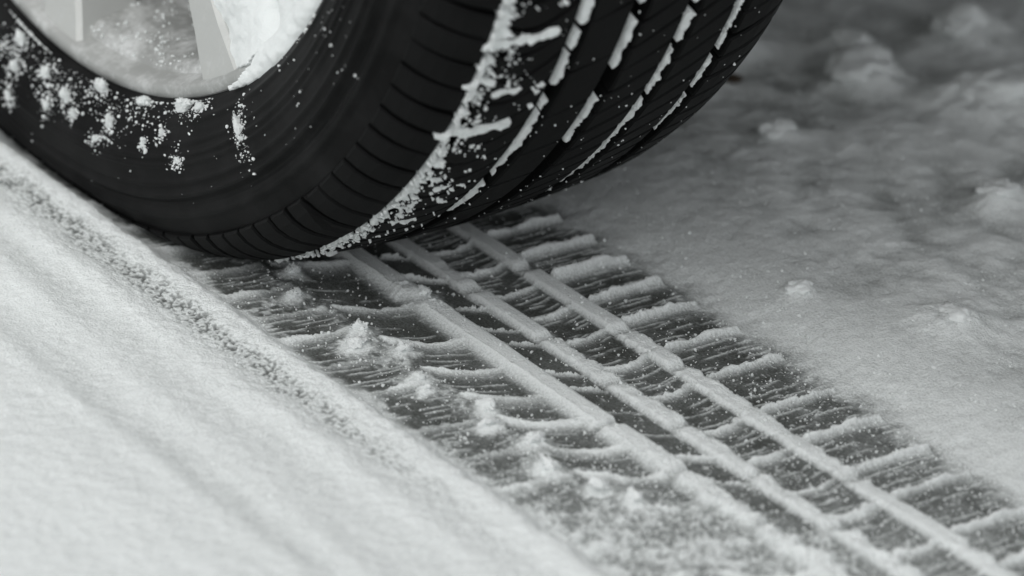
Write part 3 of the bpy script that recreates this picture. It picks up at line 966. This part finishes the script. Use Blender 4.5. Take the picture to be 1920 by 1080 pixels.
# frost crumbs lying inside the rim
n = 900
dg = rg.uniform(-4, 26, n); yy = -.076 + .045 * rg.uniform(0, 1, n) ** 1.6
keep = n2(dg / 3.0, yy / .008, 99) + .7 * n2(dg / 1.0, yy / .003, 94) > .1
dg, yy = dg[keep], yy[keep]
rb = np.interp(yy, [-.0765, -.0755, -.070, -.050, -.010], [.2250, .2225, .2195, .2160, .2120])
grains('rim_crumbs', on_wheel(np.radians(dg), yy, rb - .0002), .00025 + .0009 * rg.uniform(0, 1, len(dg)) ** 3, 'crumbs of frost and snow lying inside the rim below the spokes', seed=9)
# granular snow thrown over the rib beside the shoulder
n = 1500
dg = rg.uniform(30, 80, n); yy = -.0700 + np.abs(rg.normal(0, .0145, n))
cl = n2(dg / 1.6, yy / .006, 95) + .8 * n2(dg / .5, yy / .0022, 96)
keep = (yy < -.034) & (cl > -.05 + 22 * (yy + .066))
dg, yy = dg[keep], yy[keep]
P = on_wheel(np.radians(dg), yy, crown(yy) + .0002)
grains('shoulder_grains', P, .00030 + .00080 * rg.uniform(0, 1, len(P)) ** 2.5, 'loose white grains sprinkled over the tread rib beside the shoulder', seed=6)
# stray flecks on the tread blocks
n = 190
dg = rg.uniform(32, 75, n); yy = rg.uniform(-.055, .09, n)
P = on_wheel(np.radians(dg), yy, crown(yy) + .0001)
grains('snow_flecks', P, .0002 + .0005 * rg.uniform(0, 1, n) ** 4, 'tiny snow flecks on the black tread blocks', seed=4)

# ================================================================== THE CAR ABOVE (out of frame, it shades the far snow)
car = empty('car', (0, .9, 0))
tag(car, 'dark grey car body standing over the wheel', 'car')
def shell(name, secs, mat, caps=True):
    """loft of closed cross-sections"""
    secs = np.array(secs, float); n, m = secs.shape[:2]
    V = secs.reshape(-1, 3) - np.array([0, .9, 0])
    idx = np.arange(n * m).reshape(n, m); nx = np.roll(idx, -1, 1)
    Q = np.stack([idx[:-1], nx[:-1], nx[1:], idx[1:]], -1).reshape(-1, 4)
    o = mesh_obj(name, V, Q, mat, car, smooth=False)
    if caps:
        bm = bmesh.new(); bm.from_mesh(o.data); bmesh.ops.holes_fill(bm, edges=bm.edges); bm.to_mesh(o.data); bm.free()
    return o
# side panels with a round wheel arch
def side_panel(y0, y1, name):
    xs = np.concatenate([np.linspace(-2.6, -.42, 10), np.linspace(-.415, .415, 41), np.linspace(.42, .48, 3)])
    lo = np.where(np.abs(xs) < .40, ZC + np.sqrt(np.clip(.40 ** 2 - xs ** 2, 0, None)), np.where(xs > 0, .50, .22))
    lo = np.where((np.abs(xs) < .42) & (np.abs(xs) >= .40), np.where(xs > 0, .50, .25), lo)
    lo = np.maximum(lo, np.where(xs > .3, .50, .22))
    hi = .92 - .10 * np.clip(xs - .4, 0, None)
    sec = [[(x, y0, a), (x, y1, a), (x, y1 + (.05 if y1 > y0 else -.05), b), (x, y0 + .05 * np.sign(y1 - y0), b)] for x, a, b in zip(xs, lo, hi)]
    return shell(name, sec, M_PAINT)
side_panel(-.118, -.070, 'side_panel')
side_panel(1.918, 1.870, 'side_panel')
shell('bumper', [[(.475, y, .50), (.50 + .03 * k, y, .50), (.53 + .03 * k, y, .66), (.47, y, .68)] for y, k in ((-.09, 0), (.2, 1), (.9, 1.6), (1.6, 1), (1.89, 0))], M_PAINT)
shell('boot', [[(x, -.065, z0), (x, 1.865, z0), (x, 1.865, z1), (x, -.065, z1)] for x, z0, z1 in ((-2.6, .90, .93), (.3, .90, .93), (.48, .87, .91))], M_PAINT)
shell('underbody', [[(x, a, z), (x, 1.8 - a, z), (x, 1.8 - a, z + .05), (x, a, z + .05)] for x, a, z in ((-2.6, -.06, .22), (-.46, -.06, .22), (-.40, .17, .26), (.24, .17, .40), (.36, -.04, .56), (.47, -.04, .56))], M_DARK)
shell('wheel_arch_liner', [[(.415 * math.sin(a), -.065, ZC + .415 * math.cos(a)), (.415 * math.sin(a), .20, ZC + .415 * math.cos(a)),
       (.43 * math.sin(a), .20, ZC + .43 * math.cos(a)), (.43 * math.sin(a), -.065, ZC + .43 * math.cos(a))] for a in np.linspace(-1.4, 1.2, 15)], M_DARK)
shell('cabin', [[(x0, .06, .93), (x0, 1.74, .93), (x1, 1.58, 1.42), (x1, .22, 1.42)] for x0, x1 in ((-2.6, -2.2), (.25, -.35))], M_GLASS)
